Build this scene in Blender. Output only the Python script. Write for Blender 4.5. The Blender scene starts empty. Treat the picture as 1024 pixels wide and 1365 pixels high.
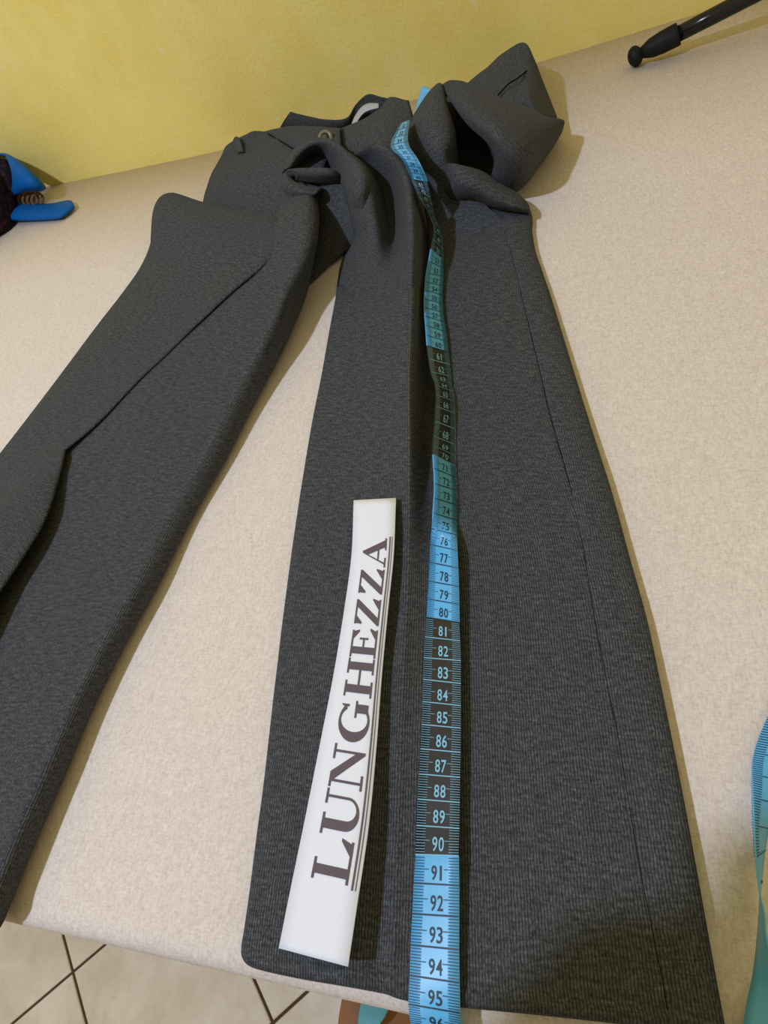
import bpy, bmesh, math, random
from mathutils import Vector, Matrix, noise as mnoise
random.seed(7)

# ---------------------------------------------------------------- camera
# Working units below are centimetres with the table top at z = 0; W() turns them into metres above the floor.
TABLE_H = 72.9
FPX = 854.7
CAM = Vector((0.0, 0.0, 28.726))
CAM_RIGHT = Vector((0.9435892, 0.15246444, -0.2939286))
CAM_DOWN = Vector((-0.03681495, -0.83387352, -0.55072644))
CAM_FWD = CAM_RIGHT.cross(CAM_DOWN)

def W(p):
    return Vector((p[0] * .01, p[1] * .01, (p[2] + TABLE_H) * .01))

scene = bpy.context.scene
cam_data = bpy.data.cameras.new('camera')
cam_data.sensor_fit = 'VERTICAL'
cam_data.sensor_height = 36.0
cam_data.sensor_width = 27.0
cam_data.lens = FPX / 1365.0 * 36.0
cam_data.clip_start = .01
cam = bpy.data.objects.new('camera', cam_data)
scene.collection.objects.link(cam)
m = Matrix((CAM_RIGHT, -CAM_DOWN, -CAM_FWD)).transposed().to_4x4()
m.translation = W(CAM)
cam.matrix_world = m
scene.camera = cam

# ---------------------------------------------------------------- light and exposure
scene.view_settings.view_transform = 'Standard'
scene.view_settings.look = 'None'
scene.view_settings.gamma = 1.0
scene.view_settings.use_curve_mapping = False
scene.view_settings.exposure = 0.0

world = bpy.data.worlds.new('room_light')
scene.world = world
world.use_nodes = True
bgn = world.node_tree.nodes['Background']
bgn.inputs[0].default_value = (1.0, .87, .50, 1)
bgn.inputs[1].default_value = .49

lamp_data = bpy.data.lights.new('ceiling_lamp_light', 'POINT')
lamp_data.energy = 52.0
lamp_data.color = (.68, .77, 1.0)
lamp_data.shadow_soft_size = .035
lamp = bpy.data.objects.new('ceiling_lamp_light', lamp_data)
lamp.location = W((-65, -28, 118))
scene.collection.objects.link(lamp)

# ---------------------------------------------------------------- helpers
C = scene.collection

def px(x, y, z):
    """the point at height z (cm over the table) seen at pixel (x, y) of the photograph"""
    d = CAM_RIGHT * ((x - 512) / FPX) + CAM_DOWN * ((y - 682.5) / FPX) + CAM_FWD
    t = (z - CAM.z) / d.z
    return CAM + d * t

def ray(x, y):
    return (CAM_RIGHT * ((x - 512) / FPX) + CAM_DOWN * ((y - 682.5) / FPX) + CAM_FWD).normalized()

def pt(c):
    if c[0] == 'w':
        return Vector(c[1:4])
    return px(*c)

def link(name, me, mat=None, parent=None, smooth=True):
    o = bpy.data.objects.new(name, me)
    C.objects.link(o)
    if mat is not None:
        for mm in (mat if isinstance(mat, (list, tuple)) else [mat]):
            me.materials.append(mm)
    if smooth:
        for p in me.polygons:
            p.use_smooth = True
    if parent is not None:
        o.parent = parent
    return o

def mesh(name, verts, faces, mat=None, parent=None, smooth=True, uvs=None, midx=None):
    """verts in cm (table space)"""
    me = bpy.data.meshes.new(name)
    me.from_pydata([W(v) for v in verts], [], faces)
    o = link(name, me, mat, parent, smooth)
    if uvs:
        l = me.uv_layers.new(name='UVMap')
        for p in me.polygons:
            for li in p.loop_indices:
                l.data[li].uv = uvs[me.loops[li].vertex_index]
    if midx:
        for p, i in zip(me.polygons, midx):
            p.material_index = i
    me.update()
    return o

def thing(name, label, cat, group=None):
    o = bpy.data.objects.new(name, None)
    o.empty_display_size = .02
    C.objects.link(o)
    return tag(o, label, cat, group)

def tag(o, label, cat, group=None):
    o['label'] = label
    o['category'] = cat
    if group:
        o['group'] = group
    return o

def cr(p0, p1, p2, p3, t):
    return .5 * ((2 * p1) + (p2 - p0) * t + (2 * p0 - 5 * p1 + 4 * p2 - p3) * t * t + (3 * p1 - p0 - 3 * p2 + p3) * t ** 3)

def spline(pts, n):
    """Catmull-Rom through pts, n samples a span"""
    out = []
    k = len(pts)
    for i in range(k - 1):
        a = pts[i - 1] if i else 2 * pts[0] - pts[1]
        d = pts[i + 2] if i + 2 < k else 2 * pts[-1] - pts[-2]
        for j in range(n):
            out.append(cr(a, pts[i], pts[i + 1], d, j / n))
    out.append(pts[-1].copy())
    return out

def wrinkle_at(v):
    nz = mnoise.noise(Vector((v.x * .22 + 3, v.y * .13, v.z * .2))) * .6 + mnoise.noise(Vector((v.x * .55, v.y * .38, 7.7))) * .4
    return nz * min(1, max(0, (v.z - .3) / .5))

def patch(name, rows, mat, parent, nu=6, nv=6, thick=.14, uv0=None, urot=0.0, wrinkle=.11, seed=0):
    """cloth surface through a grid of control points; rows all have the same length"""
    R = [spline([pt(c) for c in r], nu) for r in rows]
    cols = [spline([r[j] for r in R], nv) for j in range(len(R[0]))]
    nr, nc = len(cols[0]), len(cols)
    verts, uvs = [], []
    ref = (nc // 2) if uv0 is None else uv0 * nu
    va = [0.0]
    for i in range(1, nr):
        va.append(va[-1] + (cols[ref][i] - cols[ref][i - 1]).length)
    for i in range(nr):
        acc = [0.0]
        for j in range(1, nc):
            acc.append(acc[-1] + (cols[j][i] - cols[j - 1][i]).length)
        for j in range(nc):
            verts.append(cols[j][i].copy())
            u, v = acc[j] - acc[ref], va[i]
            c, s = math.cos(urot), math.sin(urot)
            uvs.append(((u * c - v * s) + seed * 3.1, u * s + v * c + seed * 1.7))
    faces = [(i * nc + j, i * nc + j + 1, (i + 1) * nc + j + 1, (i + 1) * nc + j) for i in range(nr - 1) for j in range(nc - 1)]
    for v in verts:
        if wrinkle:
            v.z += wrinkle * wrinkle_at(v)
        if v.z > -10:
            v.z = max(v.z, .08)
    o = mesh(name, verts, faces, mat, parent, True, uvs)
    if thick:
        s = o.modifiers.new('thickness', 'SOLIDIFY')
        s.thickness = thick * .01
        s.offset = 0
    return o

def tube(name, pts, radii, mat, parent, seg=16, caps=True):
    """round tube through pts (cm)"""
    verts, faces = [], []
    n = len(pts)
    up = Vector((0, 0, 1))
    for i, p in enumerate(pts):
        t = (pts[min(i + 1, n - 1)] - pts[max(i - 1, 0)]).normalized()
        a = t.cross(up)
        if a.length < 1e-3:
            a = t.cross(Vector((1, 0, 0)))
        a.normalize()
        b = a.cross(t)
        for k in range(seg):
            w = 2 * math.pi * k / seg
            verts.append(p + (a * math.cos(w) + b * math.sin(w)) * radii[i])
    for i in range(n - 1):
        for k in range(seg):
            k2 = (k + 1) % seg
            faces.append((i * seg + k, i * seg + k2, (i + 1) * seg + k2, (i + 1) * seg + k))
    if caps:
        faces.append(tuple(range(seg))[::-1])
        faces.append(tuple((n - 1) * seg + k for k in range(seg)))
    return mesh(name, verts, faces, mat, parent)

def box(name, x0, x1, y0, y1, z0, z1, mat, parent=None, bevel=0.0):
    v = [(x, y, z) for x in (x0, x1) for y in (y0, y1) for z in (z0, z1)]
    f = [(0, 1, 3, 2), (4, 6, 7, 5), (0, 4, 5, 1), (2, 3, 7, 6), (0, 2, 6, 4), (1, 5, 7, 3)]
    o = mesh(name, v, f, mat, parent, False)
    if bevel:
        b = o.modifiers.new('bevel', 'BEVEL')
        b.width = bevel * .01
        b.segments = 3
    return o

# ---------------------------------------------------------------- materials
def mat_new(name, rough=.8, color=(.5, .5, .5), spec=.3):
    mt = bpy.data.materials.new(name)
    mt.use_nodes = True
    b = mt.node_tree.nodes['Principled BSDF']
    b.inputs['Base Color'].default_value = (*color, 1)
    b.inputs['Roughness'].default_value = rough
    b.inputs['Specular IOR Level'].default_value = spec
    return mt

class NT:
    def __init__(s, mt):
        s.t = mt.node_tree
        s.b = s.t.nodes['Principled BSDF']
    def n(s, typ, **kw):
        nd = s.t.nodes.new(typ)
        for k, v in kw.items():
            if k == 'ins':
                for a, b in v.items():
                    if isinstance(b, bpy.types.NodeSocket):
                        s.t.links.new(b, nd.inputs[a])
                    else:
                        nd.inputs[a].default_value = b
            else:
                setattr(nd, k, v)
        return nd
    def math(s, op, a, b=None, clamp=False):
        nd = s.n('ShaderNodeMath', operation=op, use_clamp=clamp)
        for i, v in enumerate((a, b)):
            if v is None:
                continue
            if isinstance(v, bpy.types.NodeSocket):
                s.t.links.new(v, nd.inputs[i])
            else:
                nd.inputs[i].default_value = v
        return nd.outputs[0]
    def mapping(s, src, scale, rot=(0, 0, 0)):
        nd = s.n('ShaderNodeMapping')
        s.t.links.new(src, nd.inputs['Vector'])
        nd.inputs['Scale'].default_value = scale
        nd.inputs['Rotation'].default_value = rot
        return nd.outputs[0]
    def noise(s, vec, scale, detail=3, rough=.6):
        nd = s.n('ShaderNodeTexNoise', ins={'Vector': vec, 'Scale': scale, 'Detail': detail, 'Roughness': rough})
        return nd.outputs['Fac']
    def mix(s, fac, a, b):
        nd = s.n('ShaderNodeMix', data_type='RGBA')
        for i, v in ((0, fac), (6, a), (7, b)):
            if isinstance(v, bpy.types.NodeSocket):
                s.t.links.new(v, nd.inputs[i])
            else:
                nd.inputs[i].default_value = v if i == 0 else (*v, 1)
        return nd.outputs[2]
    def ramp(s, fac, lo, hi):
        nd = s.n('ShaderNodeMapRange', ins={'Value': fac, 'From Min': lo, 'From Max': hi})
        return nd.outputs[0]
    def col(s, c):
        s.t.links.new(c, s.b.inputs['Base Color'])
    def bump(s, h, strength, dist=.001):
        nd = s.n('ShaderNodeBump', ins={'Height': h, 'Strength': strength, 'Distance': dist})
        s.t.links.new(nd.outputs[0], s.b.inputs['Normal'])

def wool_material(name, rib=8.6, tint=1.0):
    mt = mat_new(name, 1.0, spec=.04)
    k = NT(mt)
    uv = k.n('ShaderNodeUVMap').outputs[0]
    sep = k.n('ShaderNodeSeparateXYZ', ins={0: uv})
    wob = k.math('MULTIPLY', k.math('SUBTRACT', k.noise(uv, 2.2, 2), .5), .10)
    ux = k.math('ADD', sep.outputs[0], wob)
    ribs = k.math('MULTIPLY_ADD', k.math('SINE', k.math('MULTIPLY', ux, 2 * math.pi * rib)), .5)
    ribs.node.inputs[2].default_value = .5
    yarn = k.ramp(k.noise(k.mapping(uv, (11, 5.5, 1)), 1.0, 3, .75), .30, .72)      # lighter and darker yarn, streaked along the ribs
    weft = k.ramp(k.noise(k.mapping(uv, (1.6, 7.5, 1)), 1.0, 3, .7), .36, .66)      # dark and light weft streaks
    fleck = k.ramp(k.noise(k.mapping(uv, (8, 8, 1)), 1.0, 4, .8), .60, .74)
    f1 = k.math('MULTIPLY', k.math('ADD', k.math('MULTIPLY', ribs, .62), .38), k.math('ADD', k.math('MULTIPLY', yarn, .8), .2))
    f1 = k.math('MULTIPLY', f1, k.math('ADD', k.math('MULTIPLY', weft, .60), .48), True)
    base = k.mix(f1, (.010 * tint, .0115 * tint, .0135 * tint), (.178 * tint, .186 * tint, .198 * tint))
    base = k.mix(k.math('MULTIPLY', fleck, .40), base, (.22 * tint, .225 * tint, .23 * tint))
    k.col(base)
    k.b.inputs['Sheen Weight'].default_value = .06
    k.b.inputs['Sheen Roughness'].default_value = .35
    k.b.inputs['Sheen Tint'].default_value = (.7, .72, .75, 1)
    k.bump(k.math('ADD', k.math('MULTIPLY', ribs, .6), k.math('MULTIPLY', yarn, .8)), .40, .0005)
    return mt

M = {}
M['wool'] = wool_material('charcoal_rib_wool')
M['wool_plain'] = wool_material('charcoal_wool_inside', 11.0, .7)

M['cloth'] = mat_new('beige_linen', .92, spec=.15)
k = NT(M['cloth'])
oc = k.n('ShaderNodeTexCoord').outputs['Object']
th1 = k.noise(k.mapping(oc, (1350, 380, 600)), 1.0, 2, .6)
th2 = k.noise(k.mapping(oc, (420, 1250, 600)), 1.0, 2, .6)
slub = k.noise(k.mapping(oc, (620, 170, 300)), 1.0, 3, .65)
big = k.noise(oc, 22.0, 3, .6)
weave = k.math('MULTIPLY', k.math('ADD', th1, th2), .5)
c0 = k.mix(k.ramp(weave, .30, .70), (.555, .475, .425), (.81, .73, .675))
c0 = k.mix(k.math('MULTIPLY', k.ramp(slub, .45, .75), .35), c0, (.87, .79, .72))
c0 = k.mix(k.math('MULTIPLY', k.ramp(big, .35, .7), .10), c0, (.64, .555, .47))
k.col(c0)
k.bump(weave, .4, .0005)

M['wall'] = mat_new('yellow_paint', .8, spec=.25)
k = NT(M['wall'])
oc = k.n('ShaderNodeTexCoord').outputs['Object']
n1 = k.noise(oc, 9.0, 5, .62)
n2 = k.noise(oc, 240.0, 3, .6)
n3 = k.noise(k.mapping(oc, (1, 1, .6)), 30.0, 3, .6)
c0 = k.mix(k.ramp(n1, .3, .7), (.76, .60, .155), (.84, .69, .22))
c0 = k.mix(k.math('MULTIPLY', k.ramp(n3, .45, .75), .35), c0, (.88, .74, .31))
chips = k.ramp(k.noise(oc, 55.0, 2, .5), .735, .76)
c0 = k.mix(k.math('MULTIPLY', chips, .6), c0, (.78, .68, .42))
k.col(c0)
k.bump(k.math('ADD', n2, k.math('MULTIPLY', n3, .6)), .35, .0015)

M['tile'] = mat_new('cream_tile', .35, spec=.4)
k = NT(M['tile'])
gc = k.n('ShaderNodeNewGeometry').outputs['Position']
n1 = k.noise(gc, 14.0, 5, .65)
n2 = k.noise(gc, 55.0, 4, .6)
c0 = k.mix(k.ramp(n1, .35, .68), (.70, .61, .47), (.86, .79, .67))
c0 = k.mix(k.math('MULTIPLY', k.ramp(n2, .58, .75), .30), c0, (.62, .47, .30))
k.col(c0)
M['grout'] = mat_new('dark_grout', .9, (.09, .06, .035))
M['wood'] = mat_new('table_wood', .5, (.30, .17, .08))
k = NT(M['wood'])
oc = k.n('ShaderNodeTexCoord').outputs['Object']
k.col(k.mix(k.noise(k.mapping(oc, (3, 40, 40)), 1.0, 4), (.22, .12, .05), (.38, .23, .12)))

M['paper'] = mat_new('white_paper', .75, (.80, .80, .82), .25)
k = NT(M['paper'])
oc = k.n('ShaderNodeTexCoord').outputs['Object']
k.col(k.mix(k.noise(oc, 400, 2), (.76, .78, .86), (.80, .82, .90)))
M['ink'] = mat_new('grey_ink', .7, (.115, .088, .10))
M['tape_blue'] = mat_new('tape_blue_vinyl', .38, (.10, .40, .66), .45)
M['tape_black'] = mat_new('tape_black_vinyl', .42, (.018, .017, .016), .4)
for nm, ca, cb in (('tape_blue', (.10, .42, .76), (.12, .46, .82)), ('tape_black', (.016, .015, .014), (.026, .024, .022))):
    k = NT(M[nm])
    oc = k.n('ShaderNodeTexCoord').outputs['Object']
    k.col(k.mix(k.noise(oc, 300, 2), ca, cb))
M['print_dark'] = mat_new('dark_scale_print', .5, (.018, .04, .06))
M['print_light'] = mat_new('light_scale_print', .5, (.22, .50, .68))
M['black_plastic'] = mat_new('black_plastic', .22, (.006, .006, .007), .4)
M['black_rubber'] = mat_new('black_rubber', .6, (.008, .008, .009), .2)
M['blue_vinyl'] = mat_new('blue_satin', .5, (.002, .095, .34), .12)
M['dark_knit'] = mat_new('dark_knit', .95, (.018, .012, .020), .1)
k = NT(M['dark_knit'])
oc = k.n('ShaderNodeTexCoord').outputs['Object']
k.col(k.mix(k.ramp(k.noise(oc, 160, 3), .5, .75), (.010, .009, .014), (.09, .022, .028)))
M['brown_elastic'] = mat_new('brown_elastic', .9, (.16, .095, .06), .1)
M['white_label'] = mat_new('white_satin_label', .6, (.40, .42, .46), .3)
M['button'] = mat_new('horn_button', .3, (.17, .15, .11), .5)
M['thread'] = mat_new('black_thread', .95, (.006, .006, .007), .1)

# ---------------------------------------------------------------- room
WALL_Y, EDGE_Y = 72.26, -2.85
def struct(o):
    o['kind'] = 'structure'
    return o
WALL_TAB = [(-190, 74.5), (-110, 74.2), (-75, 72.9), (-52, 70.8), (-39, 69.8), (-22, 69.7), (-4.7, 71.05), (2.3, 71.7), (10.6, 72.5), (30, 73.6), (120, 74.5)]
_wt = spline([Vector((a, b, 0)) for a, b in WALL_TAB], 8)     # old plaster, a little bowed
def wall_y(x):
    for a, b in zip(_wt, _wt[1:]):
        if x <= b.x:
            return a.y + (b.y - a.y) * (x - a.x) / (b.x - a.x)
    return _wt[-1].y
verts, faces = [], []
for p in _wt:
    verts += [Vector((p.x, p.y, -TABLE_H)), Vector((p.x, p.y, 0)), Vector((p.x, p.y, 190)), Vector((p.x, 84, 190)), Vector((p.x, 84, -TABLE_H))]
for i in range(len(_wt) - 1):
    for q in range(5):
        faces.append((i * 5 + q, (i + 1) * 5 + q, (i + 1) * 5 + (q + 1) % 5, i * 5 + (q + 1) % 5))
faces += [tuple(range(5)), tuple(range(len(verts) - 1, len(verts) - 6, -1))]
struct(mesh('wall_back', verts, faces, M['wall'], None, False))

TILE, A0, B0 = 24.5014, -66.466, 46.7473
floor = struct(box('floor', -190, 120, -110, 74.5, -TABLE_H - 4, -TABLE_H - .35, M['grout']))
U = Vector((1, 1, 0)).normalized(); V = Vector((-1, 1, 0)).normalized()
tile_me = None
for i in range(-5, 8):
    for j in range(-7, 6):
        cpos = U * (A0 + (i + .5) * TILE) + V * (B0 - (j + .5) * TILE)
        if not (-150 < cpos.x < 90 and -95 < cpos.y < WALL_Y - 19):
            continue
        if tile_me is None:
            tile_me = bpy.data.meshes.new('floor_tile')
            h = (TILE / 2 - .22) * .01
            e = .0015
            vs = [(-h, -h, 0), (h, -h, 0), (h, h, 0), (-h, h, 0), (-h, -h, .0025), (h, -h, .0025), (h, h, .0025), (-h, h, .0025),
                  (-h + e, -h + e, .0035), (h - e, -h + e, .0035), (h - e, h - e, .0035), (-h + e, h - e, .0035)]
            fs = [(4, 5, 9, 8), (5, 6, 10, 9), (6, 7, 11, 10), (7, 4, 8, 11), (8, 9, 10, 11), (0, 1, 5, 4), (1, 2, 6, 5), (2, 3, 7, 6), (3, 0, 4, 7)]
            tile_me.from_pydata(vs, [], fs)
            tile_me.materials.append(M['tile'])
        t = bpy.data.objects.new('tile', tile_me)
        C.objects.link(t)
        t.location = W((cpos.x, cpos.y, -TABLE_H - .35))
        t.rotation_euler = (0, 0, math.radians(45))
        t.parent = floor

# ---------------------------------------------------------------- table and its cloth
TX0, TX1 = -118, 62
table = thing('table', 'long wooden table under the beige cloth, pushed against the yellow wall', 'table')
box('table_top', TX0, TX1, EDGE_Y + .55, 69.2, -3.4, -.30, M['wood'], table, .3)
for lx in (TX0 + 3, TX1 - 8):
    for ly in (6, 62):
        box('leg', lx, lx + 5, ly, ly + 5, -TABLE_H, -3.4, M['wood'], table, .3)
box('apron', TX0 + 8, TX1 - 8, 7.5, 9.5, -12, -3.4, M['wood'], table)
box('apron', TX0 + 8, TX1 - 8, 64, 66, -12, -3.4, M['wood'], table)

prof = [(WALL_Y - .05, 0.0), (50, 0), (25, 0), (6, 0), (0, 0), (-1.2, 0), (-1.9, -.03), (-2.35, -.14), (-2.65, -.38), (-2.82, -.75), (-2.85, -1.3), (-2.85, -4), (-2.8, -10), (-2.9, -18), (-2.7, -26)]
verts, faces = [], []
nx = 60
for i in range(nx + 1):
    x = TX0 + (TX1 - TX0) * i / nx
    for (y, z) in prof:
        w = 0
        if z < -4:
            w = -.7 * (-z / 26) * (1 + math.sin(x * .33) * math.sin(x * .11 + 1))
        verts.append(Vector((x, (wall_y(x) - .04 if y > 70 else y) + w, z)))
n = len(prof)
for i in range(nx):
    for j in range(n - 1):
        faces.append((i * n + j, i * n + j + 1, (i + 1) * n + j + 1, (i + 1) * n + j))
cloth = mesh('tablecloth', verts, faces, M['cloth'])
s = cloth.modifiers.new('thickness', 'SOLIDIFY'); s.thickness = .0020; s.offset = -1
tag(cloth, 'beige heathered cloth spread over the table and hanging down its front edge', 'tablecloth')

# ---------------------------------------------------------------- the trousers
trousers = thing('trousers', 'dark charcoal ribbed wool trousers laid out with the waist bunched at the wall', 'trousers')
wool = M['wool']

def lerp_tab(tab, y):
    if y <= tab[0][0]:
        return tab[0][1]
    for (a, va), (b, vb) in zip(tab, tab[1:]):
        if y <= b:
            return va + (vb - va) * (y - a) / (b - a)
    return tab[-1][1]

LEFT = [(319, 472), (338, 458), (361, 453), (383, 450), (418, 446), (450, 438), (500, 430), (560, 418), (620, 408), (680, 398), (740, 390), (800, 382), (860, 375), (920, 367), (980, 361), (1040, 354), (1100, 346), (1160, 339), (1220, 331), (1272, 323)]
RIGHT = [(280, 705), (333, 712), (398, 734), (503, 766), (568, 786), (649, 812), (730, 834), (819, 859), (932, 883), (1053, 907), (1191, 932), (1337, 958), (1390, 968)]
SEAM = [(280, 668), (414, 701), (551, 733), (681, 770), (851, 798), (989, 826), (1142, 851), (1304, 883), (1361, 893)]
CREST = [(240, 546), (300, 551), (400, 548), (500, 545), (600, 545), (700, 545), (800, 542), (900, 537), (1000, 533), (1150, 528), (1330, 522)]
CRZ = [(240, 5.0), (300, 4.2), (400, 3.4), (500, 2.8), (600, 2.3), (700, 1.75), (800, 1.4), (900, 1.25), (1000, 1.1), (1150, 1.0), (1330, .9)]
FOOT = [(240, 560), (300, 572), (400, 570), (500, 572), (600, 572), (700, 574), (800, 576), (900, 578), (1000, 578), (1150, 576), (1330, 572)]

def leg_row(yl, yr):
    """one cross-section of the near leg, from its inner edge to its seam and on to its outer edge"""
    ym = (yl + yr) / 2
    xl, xr = lerp_tab(LEFT, yl), lerp_tab(RIGHT, yr)
    xs, xc, xf = lerp_tab(SEAM, yr), lerp_tab(CREST, ym), lerp_tab(FOOT, ym)
    zc = lerp_tab(CRZ, ym)
    def yy(x):
        return yl + (yr - yl) * (x - xl) / (xr - xl)
    kf = max(0.0, min(1.0, (ym - 650) / 350))     # the ridge flattens towards the hem
    front = [(xl + 4, yl, .06), (xl, yl, .35), (xl + 7, yy(xl + 7), .8), (xl + .35 * (xc - xl), yy(xl + .35 * (xc - xl)), .85 + .10 * zc),
             (xl + .7 * (xc - xl), yy(xl + .7 * (xc - xl)), .80 + .40 * zc), (xc - 12 - 8 * kf, yy(xc - 12), zc - .12), (xc - 1, yy(xc), zc), (xc + 5 + 8 * kf, yy(xc + 5), zc - (zc - .75) * (.12 + .33 * kf)),
             (xf, yy(xf), .75), (xf + 40, yy(xf + 40), .72), ((xf + xs) / 2, yy((xf + xs) / 2), .85), (xs - 14, yy(xs - 14), .92), (xs, yy(xs), .88)]
    side = [(xs, yy(xs), .88), (xs + 2, yy(xs + 2), .94), (xs + .5 * (xr - xs), yy(xs + .5 * (xr - xs)), 1.0), (xr - 5, yy(xr - 5), .8), (xr, yr, .40), (xr - 3, yr, .06)]
    return front, side

frows, srows = [], []
for yl, yr in ((330, 290), (352, 330), (375, 360), (400, 395), (440, 440), (500, 505), (560, 570), (640, 655), (720, 740), (800, 825), (880, 910), (960, 995), (1040, 1080), (1120, 1165), (1190, 1245), (1240, 1315), (1262, 1355), (1272, 1372)):
    a, b = leg_row(yl, yr)
    frows.append(a); srows.append(b)
# the hem follows its own curve
hem = [(327, 1271), (324, 1269), (337, 1283), (395, 1297), (462, 1308.5), (511, 1317.5), (522, 1321), (530, 1324), (552, 1329), (592, 1334), (718, 1346), (872, 1363), (893, 1366)]
frows[-1] = [(x, y, c[2]) for (x, y), c in zip(hem, frows[-1])]
hems = [(893, 1366), (897, 1366.5), (930, 1370), (958, 1373), (964, 1374), (960, 1374)]
srows[-1] = [(x, y, c[2]) for (x, y), c in zip(hems, srows[-1])]
# the hem folds under
frows.append([(x, y + 4, .1) for (x, y, z) in frows[-1]])
srows.append([(x, y + 4, .1) for (x, y, z) in srows[-1]])
for k_, sink in ((0, 1.8), (1, 1.0), (2, .45)):
    frows[k_] = [(x, y, max(.08, z - sink)) if c_ < 8 else (x, y, z) for c_, (x, y, z) in enumerate(frows[k_])]
patch('trouser_leg', frows, wool, trousers, 5, 6, uv0=6, seed=1)
patch('side_panel', srows, wool, trousers, 5, 6, uv0=4, seed=2)

# folds of the near leg running up into the crotch
A = [
 [(440, 205, 4.5), (446, 196, 5.6), (456, 198, 6.0), (470, 206, 5.2), (482, 200, 5.6), (498, 190, 6.2), (520, 188, 5.6), (534, 196, 4.4)],
 [(452, 225, 4.2), (462, 212, 5.6), (480, 218, 5.8), (492, 222, 4.0), (503, 212, 5.0), (518, 204, 6.0), (537, 212, 5.4), (546, 224, 3.8)],
 [(462, 262, 3.6), (474, 252, 4.8), (493, 248, 5.1), (510, 252, 2.8), (524, 242, 4.0), (538, 234, 5.4), (551, 246, 4.8), (558, 262, 2.8)],
 [(470, 300, 2.2), (480, 290, 3.6), (500, 290, 3.9), (520, 296, 1.9), (535, 288, 3.1), (545, 280, 4.7), (556, 288, 4.0), (567, 300, 1.8)],
 [(472, 322, 1.0), (477, 318, 2.2), (500, 325, 2.8), (524, 332, 1.7), (538, 328, 2.8), (547, 326, 4.0), (556, 330, 3.5), (571, 336, 1.0)],
 [(457, 352, .5), (460, 350, 1.0), (490, 365, 1.6), (520, 372, 2.1), (535, 372, 2.9), (546, 372, 3.6), (553, 374, 3.2), (570, 378, .8)],
 [(452, 382, .3), (456, 382, .6), (480, 400, 1.0), (513, 408, 1.9), (534, 408, 2.7), (546, 408, 2.9), (552, 408, 2.4), (566, 412, .2)],
]
patch('thigh_fold', A, wool, trousers, 6, 6, seed=3)

# the far leg: main panel
EDGE = [(376, 414), (423, 397), (473, 373), (511, 353), (549, 332), (616, 298), (692, 254), (777, 211), (860, 165), (946, 122), (992, 102), (1060, 74), (1138, 39), (1216, 8), (1233, 1)]
L = [
 [(374, 262, 2.6), (377, 252, 3.2), (384, 245, 3.7), (394, 242, 4.0), (405, 244, 4.0), (414, 252, 3.5), (419, 262, 2.6), (419, 272, 1.6)],
 [(372, 280, 3.1), (377, 270, 3.6), (386, 264, 4.0), (398, 260, 4.4), (410, 262, 4.5), (419, 269, 4.1), (424, 279, 3.1), (423, 288, 2.0)],
 [(352, 318, 2.8), (362, 308, 3.4), (378, 300, 4.0), (394, 294, 4.5), (408, 294, 4.7), (420, 300, 4.2), (424, 308, 3.4), (421, 318, 1.6)],
 [(320, 365, 2.0), (340, 352, 2.6), (362, 344, 3.2), (384, 340, 3.8), (400, 340, 4.1), (412, 346, 3.5), (416, 354, 2.2), (412, 362, .6)],
]
LIPX = [(336, 362), (396, 298), (459, 234), (511, 180), (563, 130), (601, 86), (690, 62), (785, 6), (880, -54), (1005, -135), (1230, -260)]
LIPZ = [(336, 3.3), (396, 2.55), (459, 1.95), (511, 1.65), (563, 1.5), (601, 1.4), (660, .95), (1230, .85)]
CZ = [(395, 3.3), (440, 2.9), (490, 2.3), (545, 1.95), (610, 1.7), (690, 1.55), (775, 1.75), (1230, 1.75)]
EZ = [(395, 1.1), (490, .65), (610, .48), (1230, .45)]
for y in (395, 440, 490, 545, 610, 690, 775, 860, 945, 1030, 1115, 1190, 1225):
    xe = lerp_tab(EDGE, y)
    zc, ze = lerp_tab(CZ, y), lerp_tab(EZ, y)
    xl, zl = lerp_tab(LIPX, y), lerp_tab(LIPZ, y)
    xl = min(xl, xe - 110)
    L.append([(xl - 60, y + 10, max(.4, zl - 1.0)), (xl + 2, y + 2, zl), (xl + .5 * (xe - 40 - xl), y - 2, .55 * zl + .45 * zc), (xe - 40, y - 4, zc * .96),
              (xe - 27, y - 3, zc), (xe - 13, y - 1, zc * .74), (xe, y, ze), (xe - 7, y + 4, .1)])
L.append([(c[0] - 8, c[1] + 14, max(.1, c[2] - .7)) for c in L[-1]])
patch('trouser_leg', L, wool, trousers, 6, 6, uv0=4, seed=4)

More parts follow.
